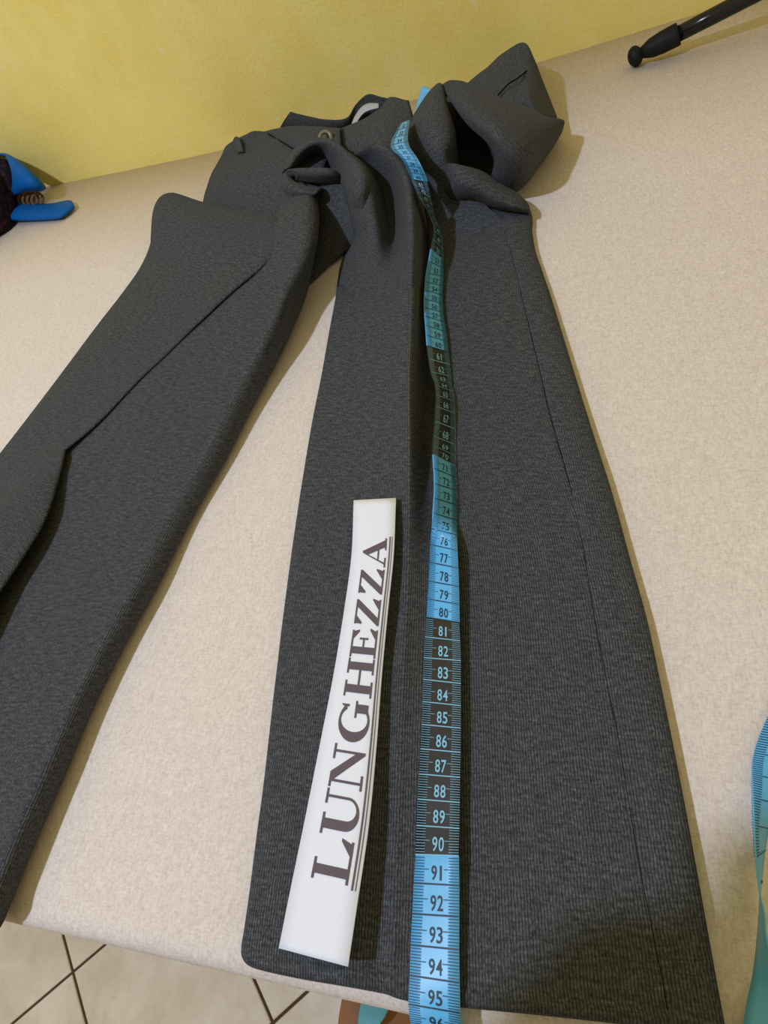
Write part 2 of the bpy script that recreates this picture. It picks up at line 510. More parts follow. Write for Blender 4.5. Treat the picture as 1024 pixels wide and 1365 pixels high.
# the far leg: outer panel, overlapping the main one with an open pleat
P = [
 [(210, 318, 0.6), (214, 282, 1.2), (232, 272, 1.6), (268, 284, 1.9), (321, 297, 2.2), (376, 303, 2.6), (390, 306, 2)],
 [(203, 322, 1.4), (207, 276, 2.3), (226, 258, 2.8), (270, 270, 3.2), (321, 283, 3.6), (372, 292, 3.7), (390, 298, 2.6)],
 [(201, 335, 1.1), (206, 296, 2.5), (228, 276, 3.2), (272, 288, 3.5), (321, 300, 3.7), (374, 306, 3.5), (388, 312, 2.5)],
 [(199, 345, 0.3), (204, 322, 1.8), (232, 318, 2.7), (270, 326, 3), (315, 330, 3.2), (366, 333, 3.35), (372, 342, 2.6)],
 [(180, 374, 0.1), (183, 366, 0.9), (205, 360, 1.7), (238, 368, 2.3), (268, 384, 2.5), (298, 396, 2.9), (295, 399, 2.55)],
 [(124, 447, 0.1), (127, 440, 0.6), (150, 438, 1.2), (180, 444, 1.6), (210, 452, 1.9), (234, 459, 2.2), (231, 462, 1.85)],
 [(62, 532, 0.1), (64, 524, 0.5), (88, 518, 1), (118, 518, 1.3), (150, 516, 1.6), (180, 511, 1.9), (177, 514, 1.55)],
 [(-2, 614, 0.1), (0, 607, 0.5), (32, 585, 1), (68, 578, 1.3), (102, 572, 1.6), (130, 563, 1.8), (127, 566, 1.45)],
 [(-40.4, 663.6, 0.1), (-38.4, 657.4, 0.5), (-1.6, 629, 1), (37.6, 613.2, 1.38), (68.4, 604, 1.84), (94, 594, 1.85), (86, 597, 1.5)],
 [(-50, 676, 0.1), (-48, 670, 0.5), (-10, 640, 1), (30, 622, 1.4), (60, 612, 1.9), (86, 601, 1.9), (78, 604, 1.55)],
 [(-64, 694.9, 0.1), (-62, 688.9, 0.5), (-20.5, 657.5, 1.04), (21.2, 635.3, 1.5), (55.8, 619.7, 2), (84, 612, 2), (76, 615, 1.65)],
 [(-90, 730, 0.1), (-88, 724, 0.5), (-40, 690, 1.1), (5, 660, 1.7), (48, 634, 2.2), (79, 632, 1.9), (71, 635, 1.55)],
 [(-140, 800, 0.1), (-138, 792, 0.5), (-90, 755, 1.2), (-40, 712, 2.1), (18, 668, 2.6), (59, 688, 2.1), (51, 691, 1.75)],
 [(-190, 880, 0.1), (-188, 872, 0.5), (-140, 830, 1.3), (-85, 780, 2.4), (-18, 712, 2.9), (30, 738, 2.3), (22, 741, 1.95)],
 [(-240, 970, 0.1), (-238, 962, 0.5), (-185, 910, 1.3), (-120, 845, 2.5), (-55, 770, 3), (0, 783, 2.4), (-8, 786, 2.05)],
 [(-310, 1100, 0.1), (-308, 1092, 0.5), (-250, 1030, 1.3), (-190, 960, 2.4), (-120, 880, 3.5), (-62, 880, 2.9), (-70, 883, 2.55)],
 [(-380, 1240, 0.1), (-378, 1232, 0.5), (-320, 1165, 1.2), (-260, 1090, 2.1), (-200, 1010, 3), (-140, 1005, 2.4), (-148, 1008, 2.05)],
]
patch('outer_panel', P, wool, trousers, 6, 6, uv0=3, seed=5)

# hip of the far leg, behind the outer panel's folded lip
H = [
 [(306, 206, .3), (318, 196, 1.0), (345, 190, 1.6), (375, 186, 2.0), (405, 186, 2.2), (440, 190, 2.2)],
 [(303, 197, 1.8), (318, 186, 2.8), (345, 176, 3.6), (375, 172, 4.1), (405, 172, 4.3), (440, 175, 4.4)],
 [(296, 210, 1.4), (318, 198, 3.0), (345, 190, 3.8), (375, 188, 4.3), (405, 190, 4.4), (440, 196, 4.4)],
 [(284, 230, .9), (306, 222, 2.7), (338, 218, 3.7), (368, 222, 4.2), (395, 226, 4.3), (430, 226, 4.2)],
 [(274, 256, .5), (298, 252, 2.0), (332, 252, 2.8), (362, 258, 3.2), (388, 262, 3.5), (425, 262, 3.4)],
 [(270, 278, .2), (296, 285, 1.0), (330, 296, 1.4), (360, 302, 1.8), (388, 304, 2.2), (420, 300, 2.2)],
]
patch('hip_panel', H, wool, trousers, 6, 6, seed=6, urot=.4, wrinkle=.4)

# crotch: hollow behind the knot of folds
K = [
 [(378, 262, 3.0), (392, 252, 3.6), (410, 250, 3.7), (432, 248, 3.9), (452, 246, 4.0), (470, 250, 3.9)],
 [(384, 285, 2.4), (398, 270, 2.8), (416, 268, 2.9), (436, 268, 3.1), (458, 268, 3.1), (478, 270, 3.0)],
 [(396, 320, 1.2), (410, 305, 1.4), (425, 296, 1.9), (445, 294, 2.1), (464, 296, 2.2), (484, 296, 2.4)],
 [(402, 355, .5), (412, 345, .7), (426, 330, 1.0), (446, 320, 1.2), (464, 316, 1.4), (484, 318, 1.6)],
 [(404, 384, .1), (414, 378, .2), (430, 362, .25), (448, 346, .3), (466, 333, .5), (482, 332, .8)],
]
patch('crotch_panel', K, wool, trousers, 6, 6, seed=7, urot=.6)

# arched fold over the crotch
ARCH = [
 [(386, 236, 2.6), (378, 234, 4.2), (378, 228, 5), (386, 224, 5.4), (398, 228, 4), (410, 238, 3)],
 [(398, 214, 2.8), (386, 212, 4.4), (389, 206, 5.4), (398, 206, 5.9), (408, 214, 4.2), (414, 228, 3)],
 [(412, 204, 3), (402, 196, 4.6), (406, 190, 5.6), (414, 192, 6.2), (420, 206, 4.4), (424, 224, 3)],
 [(428, 206, 3.2), (424, 192, 4.8), (425, 184, 5.8), (430, 188, 6.4), (434, 206, 4.6), (438, 224, 3.2)],
 [(444, 214, 3.4), (444, 198, 5), (445, 189, 5.9), (448, 194, 6.5), (446, 214, 4.8), (446, 232, 3.6)],
 [(462, 226, 3.6), (466, 214, 5), (466, 206, 5.8), (466, 210, 6.3), (460, 230, 5.2), (456, 246, 4)],
 [(478, 244, 3.4), (488, 234, 4.6), (489, 228, 5.4), (486, 232, 5.9), (476, 250, 5.6), (468, 264, 4.4)],
 [(486, 272, 2.6), (494, 262, 3.4), (496, 256, 4.2), (494, 258, 4.7), (484, 272, 4.6), (474, 288, 3)],
 [(490, 310, 1), (496, 304, 1.6), (498, 300, 2), (494, 302, 2.4), (486, 306, 2.2), (476, 316, 1.2)],
]
patch('arched_fold', ARCH, wool, trousers, 6, 6, seed=8)

# small rolled fold with a dark hollow under the arch
ROLL = [
 [(384, 237, 3.45), (379, 237, 4.45), (380, 229, 5.05), (388, 227, 5.35), (394, 233, 5.05), (392, 241, 4.05)],
 [(398, 233, 3.85), (394, 235, 4.65), (398, 227, 5.35), (408, 225, 5.65), (414, 233, 5.25), (412, 243, 4.25)],
 [(416, 233, 4.05), (412, 235, 4.75), (418, 227, 5.45), (428, 225, 5.65), (434, 233, 5.25), (432, 245, 4.05)],
 [(434, 234, 3.45), (430, 234, 4.25), (438, 228, 4.85), (446, 228, 5.05), (452, 238, 4.45), (450, 250, 3.25)],
 [(452, 246, 2.05), (450, 244, 2.65), (456, 240, 3.05), (462, 242, 3.05), (466, 252, 2.45), (464, 262, 1.65)],
]
patch('rolled_fold', ROLL, wool, trousers, 5, 5, seed=9)
LIP = [
 [(376, 244, 4.0), (377, 236, 4.6), (380, 230, 4.9), (385, 229, 4.7), (387, 234, 4.2)],
 [(377, 250, 4.4), (381, 244, 5.0), (385, 240, 5.0), (390, 240, 4.6), (391, 244, 4.0)],
 [(384, 256, 4.5), (390, 250, 5.0), (395, 246, 4.9), (399, 246, 4.5), (399, 250, 3.9)],
 [(398, 262, 4.3), (404, 255, 4.8), (409, 250, 4.6), (413, 250, 4.2), (413, 254, 3.6)],
 [(416, 264, 4.0), (422, 258, 4.4), (427, 253, 4.3), (431, 252, 3.9), (432, 256, 3.3)],
]
patch('rolled_fold', LIP, wool, trousers, 5, 5, seed=10)

# front waistband with its button, and the fly side
WBF = [
 [(352, 186, 2.0), (372, 181, 2.6), (400, 181, 3.0), (428, 182, 3.2), (456, 184, 3.4)],
 [(350, 176, 3.6), (372, 171, 4.2), (400, 169, 4.6), (428, 170, 4.8), (456, 172, 4.9)],
 [(358, 181, 3.9), (378, 179, 4.5), (402, 178, 4.9), (428, 180, 5.1), (456, 182, 5.1)],
 [(386, 197, 4.2), (398, 197, 4.6), (412, 196, 5.0), (432, 197, 5.1), (456, 196, 5.1)],
 [(388, 206, 3.6), (400, 206, 4.0), (414, 206, 4.2), (434, 207, 4.3), (456, 207, 4.3)],
]
patch('waistband', WBF, wool, trousers, 6, 5, seed=11, urot=1.4)
FLY = [
 [(452, 186, 3.0), (470, 176, 3.2), (490, 168, 3.2), (510, 160, 3.3), (530, 158, 3.2), (552, 160, 3.0)],
 [(453, 173, 4.5), (470, 166, 4.6), (488, 158, 4.5), (508, 145, 4.6), (520, 131, 4.7), (545, 136, 4.4)],
 [(453, 178, 4.8), (472, 172, 4.9), (492, 166, 4.9), (512, 154, 5.2), (526, 142, 5.2), (548, 146, 4.8)],
 [(454, 195, 4.8), (474, 188, 5.0), (494, 180, 5.2), (514, 170, 5.4), (532, 162, 5.2), (552, 166, 4.8)],
 [(456, 206, 4.2), (476, 204, 4.6), (498, 200, 4.9), (520, 196, 4.9), (540, 190, 4.7), (558, 192, 4.4)],
]
patch('waistband', FLY, wool, trousers, 6, 5, seed=12, urot=1.2)
# back waistband standing up behind, its inside showing
BWB = [
 [(384, 172, 1.2), (392, 172, 1.4), (425, 176, 1.6), (460, 172, 1.8), (478, 166, 2.0), (492, 160, 2.0), (512, 160, 2.0), (545, 160, 2.0)],
 [(380, 168, 2.4), (396, 170, 2.6), (428, 174, 2.8), (460, 170, 3.0), (476, 160, 3.2), (492, 150, 3.3), (512, 150, 3.3), (548, 150, 3.0)],
 [(386, 154, 3.4), (397, 157, 3.5), (430, 164, 3.6), (461, 162, 3.7), (474, 145, 4.0), (490, 131, 4.3), (510, 134, 4.2), (545, 138, 3.8)],
 [(386, 151, 3.4), (399, 154, 3.4), (432, 161, 3.5), (462, 159, 3.6), (475, 141, 3.9), (491, 128, 4.2), (511, 132, 4.1), (545, 136, 3.7)],
 [(372, 172, 1.0), (396, 176, .8), (432, 178, .6), (462, 176, .6), (476, 160, .8), (492, 150, 1.0), (512, 150, 1.0), (545, 152, .8)],
]
patch('waistband', BWB, M['wool_plain'], trousers, 6, 5, seed=13, urot=1.5)
LAB = [
 [(469, 165, 3.95), (474, 154, 4.15), (482, 143, 4.45), (491, 138, 4.65), (505, 138, 4.65)],
 [(474, 167, 4.05), (479, 158, 4.2), (485, 151, 4.45), (493, 147, 4.6), (505, 144, 4.6)],
]
patch('size_label', LAB, M['white_label'], trousers, 6, 4, thick=.06)

# right-hand bunch: back of the waist, main face, lobe, lip and the hollow between
BACK = [
 [(600, 140, 1.0), (640, 118, 1.0), (672, 92, 1.0), (700, 80, .8), (712, 92, .5), (722, 112, .4), (736, 145, .2)],
 [(600, 128, 3.4), (632, 107, 3.8), (666, 75, 4.2), (697, 58, 4.6), (712, 82, 3.6), (725, 116, 2.6), (742, 156, 1.6)],
 [(606, 132, 4.2), (638, 114, 4.4), (672, 88, 4.6), (701, 74, 4.6), (712, 94, 4.0), (722, 124, 3.2), (738, 158, 2.2)],
 [(612, 138, 4.6), (644, 124, 4.8), (676, 112, 4.8), (700, 104, 4.5), (710, 118, 4.1), (718, 138, 3.6), (732, 162, 2.7)],
 [(620, 150, 4.2), (650, 140, 4.6), (680, 136, 4.6), (700, 132, 4.5), (708, 142, 4.2), (714, 154, 3.8), (728, 170, 3.0)],
 [(622, 168, 3.4), (652, 162, 3.6), (682, 162, 3.5), (702, 160, 3.3), (710, 166, 2.9), (717, 172, 2.5), (724, 178, 1.7)],
]
patch('back_panel', BACK, wool, trousers, 6, 6, seed=14, urot=.9, wrinkle=.55)
FACE = [
 [(592, 130, 3.6), (606, 124, 3.8), (630, 126, 3.8), (656, 138, 3.6), (690, 148, 3.4), (722, 162, 2.6), (738, 172, 1.6), (716, 170, 0.2)],
 [(588, 116, 5.4), (602, 108, 5.8), (624, 112, 5.9), (650, 125, 5.8), (690, 139, 5.0), (725, 155, 3.6), (750, 163, 2.2), (738, 176, 0.12)],
 [(592, 122, 5.8), (604, 116, 6.2), (626, 120, 6.3), (652, 133, 6.2), (692, 147, 5.4), (726, 161, 4.0), (751, 166, 2.3), (738, 180, 0.1)],
 [(604, 140, 6.0), (618, 138, 6.5), (640, 146, 6.6), (664, 156, 6.3), (696, 168, 5.4), (725, 178, 3.9), (747, 178, 1.9), (734, 188, 0.1)],
 [(622, 164, 5.6), (634, 164, 6.2), (652, 172, 6.3), (672, 182, 6.0), (698, 196, 4.9), (716, 202, 3.4), (728, 206, 1.4), (716, 212, 0.1)],
 [(648, 188, 4.8), (656, 190, 5.4), (667, 198, 5.4), (681, 208, 4.9), (696, 220, 3.8), (706, 228, 2.4), (712, 228, .9), (700, 230, 0.1)],
 [(660, 208, 3.8), (664, 212, 4.3), (671, 220, 4.1), (680, 228, 3.6), (690, 238, 2.6), (697, 244, 1.4), (700, 243, .4), (690, 240, 0.1)],
 [(656, 234, 2.2), (660, 238, 2.4), (667, 244, 2.2), (675, 250, 1.8), (683, 254, 1.2), (690, 254, .5), (693, 250, .1), (686, 248, 0.08)],
]
patch('hip_panel', FACE, wool, trousers, 6, 6, seed=15, urot=-.5, wrinkle=.35)
LOBE = [
 [(556, 152, 3.4), (568, 132, 4.0), (582, 122, 4.4), (590, 124, 4.2), (594, 132, 3.4), (596, 140, 2.6)],
 [(556, 146, 5.0), (572, 124, 5.8), (585, 112, 6.1), (590, 117, 5.9), (592, 128, 4.6), (594, 140, 3.2)],
 [(546, 168, 5.0), (560, 150, 6.1), (578, 136, 6.5), (593, 138, 6.2), (598, 150, 4.6), (598, 160, 3.0)],
 [(542, 190, 4.6), (556, 174, 5.9), (576, 164, 6.4), (598, 162, 6.0), (606, 172, 4.4), (606, 184, 2.6)],
 [(546, 212, 4.0), (560, 198, 5.2), (580, 190, 5.8), (600, 188, 5.5), (608, 198, 3.8), (610, 210, 2.2)],
 [(556, 238, 3.0), (568, 222, 4.2), (582, 214, 4.8), (594, 210, 4.8), (606, 216, 3.6), (614, 226, 2.2)],
 [(564, 266, 1.8), (576, 248, 3.0), (590, 240, 3.5), (602, 236, 3.6), (614, 238, 3.2), (626, 242, 2.4)],
 [(570, 300, 1.0), (584, 280, 1.8), (600, 270, 2.2), (616, 268, 2.3), (632, 270, 2.2), (646, 272, 2.0)],
 [(571, 330, .7), (590, 318, .9), (612, 308, 1.0), (634, 304, 1.05), (654, 302, 1.05), (676, 300, 1.0)],
 [(571, 358, .3), (592, 356, .4), (616, 354, .45), (640, 352, .5), (662, 350, .5), (684, 348, .5)],
]
patch('thigh_fold', LOBE, wool, trousers, 6, 6, seed=16)
CAVE = [
 [(588, 124, 3.4), (600, 130, 3.0), (620, 150, 2.6), (645, 180, 2.2), (668, 200, 2.0)],
 [(592, 150, 2.6), (604, 156, 2.0), (622, 172, 1.6), (645, 196, 1.4), (666, 214, 1.4)],
 [(594, 186, 2.0), (606, 190, 1.4), (624, 200, 1.0), (644, 214, .8), (662, 228, .8)],
 [(596, 220, 1.6), (610, 224, 1.0), (626, 232, .7), (644, 240, .5), (662, 248, .4)],
]
patch('inner_panel', CAVE, wool, trousers, 5, 5, seed=17)
ROLLR = [
 [(566, 236, 1.6), (570, 230, 2.2), (576, 226, 2.7), (582, 232, 2.8), (584, 242, 2.4), (582, 252, 1.9), (576, 264, 1.2)],
 [(588, 232, 2.6), (592, 222, 4.0), (599, 219, 4.5), (604, 227, 4.6), (603, 240, 4.1), (599, 252, 3.3), (592, 264, 1.9)],
 [(604, 232, 2.6), (610, 224, 4.0), (618, 222, 4.5), (622, 230, 4.6), (620, 244, 4.2), (614, 256, 3.4), (606, 268, 2.2)],
 [(630, 240, 2.0), (636, 230, 3.2), (644, 230, 3.7), (648, 240, 3.8), (646, 254, 3.5), (640, 264, 2.8), (632, 270, 1.6)],
 [(654, 252, 1.4), (660, 244, 2.4), (668, 247, 2.8), (671, 257, 2.9), (669, 268, 2.7), (664, 275, 2.1), (656, 277, 1.2)],
 [(678, 262, .9), (684, 256, 1.6), (691, 261, 2.0), (693, 269, 2.1), (691, 277, 1.9), (687, 281, 1.4), (680, 281, .8)],
 [(696, 272, .5), (699, 269, 1.0), (703, 272, 1.3), (704, 277, 1.4), (703, 281, 1.3), (700, 283, .9), (694, 282, .5)],
 [(700, 282, .3), (702, 280, .6), (705, 281, .8), (706, 284, .8), (705, 287, .7), (702, 288, .5), (698, 286, .3)],
]
patch('rolled_fold', ROLLR, wool, trousers, 6, 6, seed=18, urot=1.2)
CUP = [
 [(650, 272, 1.4), (668, 280, 1.2), (686, 283, 1.0), (702, 282, .7), (707, 282, .3)],
 [(650, 290, 1.2), (670, 292, 1.2), (690, 294, 1.1), (706, 295, .7), (709, 296, .1)],
 [(655, 318, .6), (676, 320, .6), (694, 322, .6), (706, 324, .3), (706, 326, .1)],
]
patch('side_panel', CUP, wool, trousers, 5, 5, seed=19)

# button, stitch lines
bc = px(434, 184, 5.35)
nrm = (CAM - bc).normalized(); nrm = (nrm + Vector((0, -.2, 1)) * .6).normalized()
a1 = nrm.cross(Vector((0, 0, 1))).normalized(); a2 = nrm.cross(a1)
vs, fs = [], []
ringspec = [(0.0, .10), (.32, .10), (.40, .17), (.55, .17), (.62, .10), (.62, -.05)]
for (r, hh) in ringspec[1:]:
    for q in range(24):
        w = 2 * math.pi * q / 24
        vs.append(bc + (a1 * math.cos(w) + a2 * math.sin(w)) * r + nrm * hh)
for i in range(len(ringspec) - 2):
    for q in range(24):
        fs.append((i * 24 + q, i * 24 + (q + 1) % 24, (i + 1) * 24 + (q + 1) % 24, (i + 1) * 24 + q))
fs.append(tuple(range(24)))
bt = mesh('button', vs, fs, M['button'], trousers)
bt['label'] = 'small horn button on the front waistband'
tube('buttonhole', spline([px(454, 174, 5.15), px(455, 184, 5.25), px(455, 196, 5.25)], 5), [.09] * 11, M['thread'], trousers, 8)
tube('pocket_seam', spline([px(357, 178, 4.0), px(374, 188, 4.5), px(390, 198, 4.6)], 5), [.06] * 11, M['thread'], trousers, 8)
tube('pocket_seam', spline([px(664, 127, 4.95), px(678, 112, 4.95), px(692, 103, 4.85), px(712, 86, 4.0)], 5), [.06] * 16, M['thread'], trousers, 8)
sv = [px(lerp_tab(SEAM, y), y, .88) for y in range(300, 1361, 10)]
for v in sv:
    v.z += .11 * wrinkle_at(v) + .075
tube('side_seam', sv, [.045] * len(sv), M['thread'], trousers, 6)
BL = [[(311, 190, 2.9), (314, 184, 3.5), (318, 184, 3.6)], [(313, 198, 3.0), (317, 190, 3.7), (321, 189, 3.8)], [(318, 206, 3.2), (321, 203, 3.6), (325, 202, 3.7)]]
patch('belt_loop', BL, wool, trousers, 4, 4, thick=.2)

# ---------------------------------------------------------------- tape measure
def solve_edge(fix, pxy, width, low=False):
    """point on the ray through pxy that lies `width` from fix: the higher of the two"""
    d = ray(*pxy)
    w = CAM - fix
    b = d.dot(w); c = w.dot(w) - width * width
    disc = b * b - c
    if disc <= 0:
        return CAM + d * (-b)
    return CAM + d * (-b + (math.sqrt(disc) if low else -math.sqrt(disc)))

TW = 1.9
TP = [  # mark, left edge pixel, right edge pixel, height of the right edge
 (31.0, (534, 165), (546, 160), 6.6),
 (34, (521, 194), (544, 189), 7.0), (37, (536, 212), (558, 214), 6.8), (40, (548, 238), (570, 242), 5.4), (43, (559, 264), (576, 273), 3.5),
 (45.5, (572, 286), (580, 291), 2.4), (47.5, (578, 303), (588, 310), 1.7), (50, (574, 332), (591, 347), 1.2), (52, (568, 364), (591, 369), 1.1),
 (54, (566, 387), (590, 394), 1.0), (56, (565, 410), (591, 417), 1.0), (58, (567, 434), (595, 443), 1.0), (60, (569, 461), (598, 470), 1.0), (62, (574, 496), (601, 502), .95),
 (64, (580, 514), (603, 522), .95), (66, (581, 542), (605, 551), .95), (68, (578, 582), (606, 593), .95), (70, (577, 606), (606, 621), .95), (72, (579, 645), (608, 654), .95),
 (74, (577, 684), (609, 694), .95), (76, (574, 726), (610, 734), .95), (78, (572, 775), (612, 782), .95), (80, (569, 823), (613, 830), .95), (82, (566, 877), (615, 881), .95),
 (83, (565, 906), (615, 911.5), .95), (85, (563, 966), (615, 971), .95), (87, (559.5, 1032), (614, 1036.5), .95), (89, (556, 1100.5), (613, 1104.5), .95), (90, (554.5, 1139), (612, 1141), .95),
 (91, (552, 1177), (612.5, 1180.5), .95), (92, (550, 1218), (612.5, 1222), .95), (93, (547.8, 1259.5), (612.5, 1266), .95), (94, (546.5, 1300), (613, 1310), .93), (95, (545, 1338), (614, 1350), .85),
]
marks, LE, RE = [], [], []
for s, lp, rp, zr in TP:
    if s >= 76:      # flat on the leg, the right edge standing proud
        l = px(*lp, zr + .02)
        r = solve_edge(l, rp, TW)
    else:
        r = px(*rp, zr)
        l = solve_edge(r, lp, TW, s <= 40)
    marks.append(s); LE.append(l); RE.append(r)
tail = [(96, ('w', -7.22, -2.95, .72), ('w', -5.40, -2.9, .55)), (97, ('w', -7.17, -3.35, -.15), ('w', -5.25, -3.3, -.25)), (100, ('w', -7.1, -3.4, -3.1), ('w', -5.12, -3.35, -3.2)),
        (108, ('w', -7.2, -3.7, -11.0), ('w', -5.3, -3.5, -11.6)), (116, ('w', -4.2, -4.6, -17.5), ('w', -2.9, -4.0, -19.0)), (122, ('w', -.2, -5.0, -17.8), ('w', .1, -4.0, -19.6)),
        (130, ('w', 3.0, -4.2, -11.0), ('w', 4.6, -3.7, -11.8)), (138, ('w', 3.4, -3.35, -3.6), ('w', 5.4, -3.3, -3.6)), (141, ('w', 3.2, -3.2, -.5), ('w', 5.2, -3.15, -.5)), (142.2, ('w', 3.2, -2.4, .45), ('w', 5.2, -2.2, .45))]
for s, l, r in tail:
    marks.append(s); LE.append(pt(l)); RE.append(pt(r))
END = [(144.0, (994, 1345, .45), (1062, 1350, .9)), (145.0, (1004, 1300, .4), (1040, 1306, 1.3)), (146.0, (1009, 1260, .35), (1024, 1262, 1.8)), (147.2, (1012.5, 1215, .3), (1019, 1218, 2.0)),
       (148.4, (1014, 1188, .5), (1012.5, 1188, 1.9)), (149.4, (1019, 1140, .3), (1008, 1150, 1.7)), (150.6, (1026, 1105, .2), (1005, 1100, 1.3)), (152.0, (1050, 1062, .2), (1003, 1050, .8)), (153.4, (1060, 1020, .2), (1004, 1010, .5)), (155.5, (1088, 958, .2), (1028, 945, .3)), (160, (1150, 860, .2), (1092, 845, .2))]
for s, l, r in END:
    marks.append(s); LE.append(px(*l)); RE.append(px(*r))

def tape_at(s, t, off=0.0):
    """point of the tape at mark s, t = 0 (left edge) .. 1 (right edge), lifted off the face"""
    s = max(marks[0], min(marks[-1] - 1e-6, s))
    i = max(j for j in range(len(marks) - 1) if marks[j] <= s)
    f = (s - marks[i]) / (marks[i + 1] - marks[i])
    def ev(E, ff):
        a = E[i - 1] if i else 2 * E[0] - E[1]
        d = E[i + 2] if i + 2 < len(E) else 2 * E[-1] - E[-2]
        # non-uniform spans: finite-difference tangents
        h = marks[i + 1] - marks[i]
        h0 = marks[i] - marks[i - 1] if i else h
        h1 = marks[i + 2] - marks[i + 1] if i + 2 < len(E) else h
        m0 = ((E[i + 1] - E[i]) / h * h0 + (E[i] - a) / h0 * h) / (h + h0)
        m1 = ((d - E[i + 1]) / h1 * h + (E[i + 1] - E[i]) / h * h1) / (h + h1)
        f2, f3 = ff * ff, ff ** 3
        return E[i] * (2 * f3 - 3 * f2 + 1) + m0 * h * (f3 - 2 * f2 + ff) + E[i + 1] * (-2 * f3 + 3 * f2) + m1 * h * (f3 - f2)
    l, r = ev(LE, f), ev(RE, f)
    p = l.lerp(r, t)
    if off:
        e = min(f + .05, 1.0); g = e - .1
        ta = ev(LE, e).lerp(ev(RE, e), .5) - ev(LE, g).lerp(ev(RE, g), .5)
        nn = (r - l).cross(-ta)
        if nn.length > 1e-9:
            nn.normalize()
            p = p + nn * off
    return p

tape = thing('tape_measure', 'blue and black tailor\'s tape measure running down the near trouser leg', 'tape measure')
verts, faces, midx = [], [], []
ss = []
s = 31.0
while s < 160:
    ss.append(s)
    s += .25
ss.append(159.99)
NT_ = 5
for s in ss:
    for q in range(NT_):
        verts.append(tape_at(s, q / (NT_ - 1)))
for i in range(len(ss) - 1):
    for q in range(NT_ - 1):
        faces.append((i * NT_ + q, i * NT_ + q + 1, (i + 1) * NT_ + q + 1, (i + 1) * NT_ + q))
        midx.append(1 if int((ss[i] + .01) // 10) % 2 == 0 and ss[i] < 143 else 0)
rb = mesh('ribbon', verts, faces, [M['tape_blue'], M['tape_black']], tape, True, None, midx)
sm = rb.modifiers.new('thickness', 'SOLIDIFY'); sm.thickness = .0005; sm.offset = 0

def is_black(s):
    return int(s // 10) % 2 == 0

def quad_on(f, s0, s1, t0, t1, off, verts, faces):
    k0 = len(verts)
    verts += [f(s0, t0, off), f(s0, t1, off), f(s1, t1, off), f(s1, t0, off)]
    faces.append((k0, k0 + 1, k0 + 2, k0 + 3))

_font_cache = {}
def glyph(ch):
    """flat outline of a printed digit from the built-in font, in unit height"""
    if ch not in _font_cache:
        cu = bpy.data.curves.new('glyph', 'FONT')
        cu.body = ch
        cu.offset = .012
        cu.resolution_u = 3
        ob = bpy.data.objects.new('glyph', cu)
        C.objects.link(ob)
        dg = bpy.context.evaluated_depsgraph_get()
        me = bpy.data.meshes.new_from_object(ob.evaluated_get(dg))
        vs = [(v.co.x, v.co.y) for v in me.vertices]
        fs = [tuple(p.vertices) for p in me.polygons]
        bpy.data.objects.remove(ob); bpy.data.curves.remove(cu); bpy.data.meshes.remove(me)
        x0, x1 = min(v[0] for v in vs), max(v[0] for v in vs)
        y0, y1 = min(v[1] for v in vs), max(v[1] for v in vs)
        hh = .7
        _font_cache[ch] = ([(v[0] - x0, v[1] - max(y0, 0) * 0) for v in vs], fs, x1 - x0, max(y1, hh))
    return _font_cache[ch]

OFF = .045
prints = {0: ([], []), 1: ([], [])}     # 0 dark print on blue, 1 light print on black
for N in range(32, 97):
    b = 1 if is_black(N - .5) else 0
    V_, F_ = prints[b]
    lw = .022 if b else .03
    quad_on(tape_at, N - lw, N + lw, 0, 1, OFF, V_, F_)
    for q in range(1, 10):
        sq = N - 1 + q / 10
        ll = .33 if q == 5 else .225
        w = .009 if b else .015
        quad_on(tape_at, sq - w, sq + w, 0, ll, OFF, V_, F_)
        quad_on(tape_at, sq - w, sq + w, 1 - ll, 1, OFF, V_, F_)
    txt = str(N)
    gw, gap = .235, .05
    hgt = .50
    tot = gw * len(txt) + gap * (len(txt) - 1)
    for ci, ch in enumerate(txt):
        vs, fs, wd, hh = glyph(ch)
        k0 = len(V_)
        xx = 1.0 - tot / 2 + ci * (gw + gap)
        scx = gw / max(wd, .35)
        pad = (gw - wd * scx) / 2
        for (gx, gy) in vs:
            V_.append(tape_at(N - .14 - gy / hh * hgt, (xx + pad + gx * scx) / TW, OFF))
        F_ += [tuple(k0 + i for i in f) for f in fs]
for b in (0, 1):
    o = mesh('printed_scale', prints[b][0], prints[b][1], M['print_dark'] if b == 0 else M['print_light'], tape, False)
    o['label'] = ('dark' if b == 0 else 'pale blue') + ' centimetre numbers and lines'
    o['kind'] = 'stuff'
# back side of the free end: marks in wide steps
V_, F_ = [], []
for q in range(0, 18):
    sq = 143.2 + q * .5
    if sq > 149:
        break
    quad_on(tape_at, sq - .04, sq + .04, 0, .45 if q % 2 else .2, .05, V_, F_)
for q in range(0, 110):
    sq = 149.6 + q * .1
    quad_on(tape_at, sq - .018, sq + .018, .75 if q % 10 else 0.0, 1, -.05, V_, F_)
    quad_on(tape_at, sq - .018, sq + .018, .75 if q % 10 else 0.0, 1, .05, V_, F_)
mesh('printed_scale', V_, F_, M['print_dark'], tape, False)['kind'] = 'stuff'

# upper end of the tape slipping behind the waist
TE = [[(553, 152, 5.2), (560, 156, 4.9), (568, 158, 4.8)], [(555, 142, 5.3), (562, 145, 5.2), (570, 148, 5.1)], [(560, 124, 5.5), (567, 126, 5.5), (574, 128, 5.5)], [(563, 115, 5.6), (570, 117, 5.6), (577, 120, 5.6)], [(566, 118, 4.6), (573, 120, 4.6), (580, 124, 4.6)]]
patch('ribbon', TE, M['tape_blue'], tape, 4, 5, thick=.05)

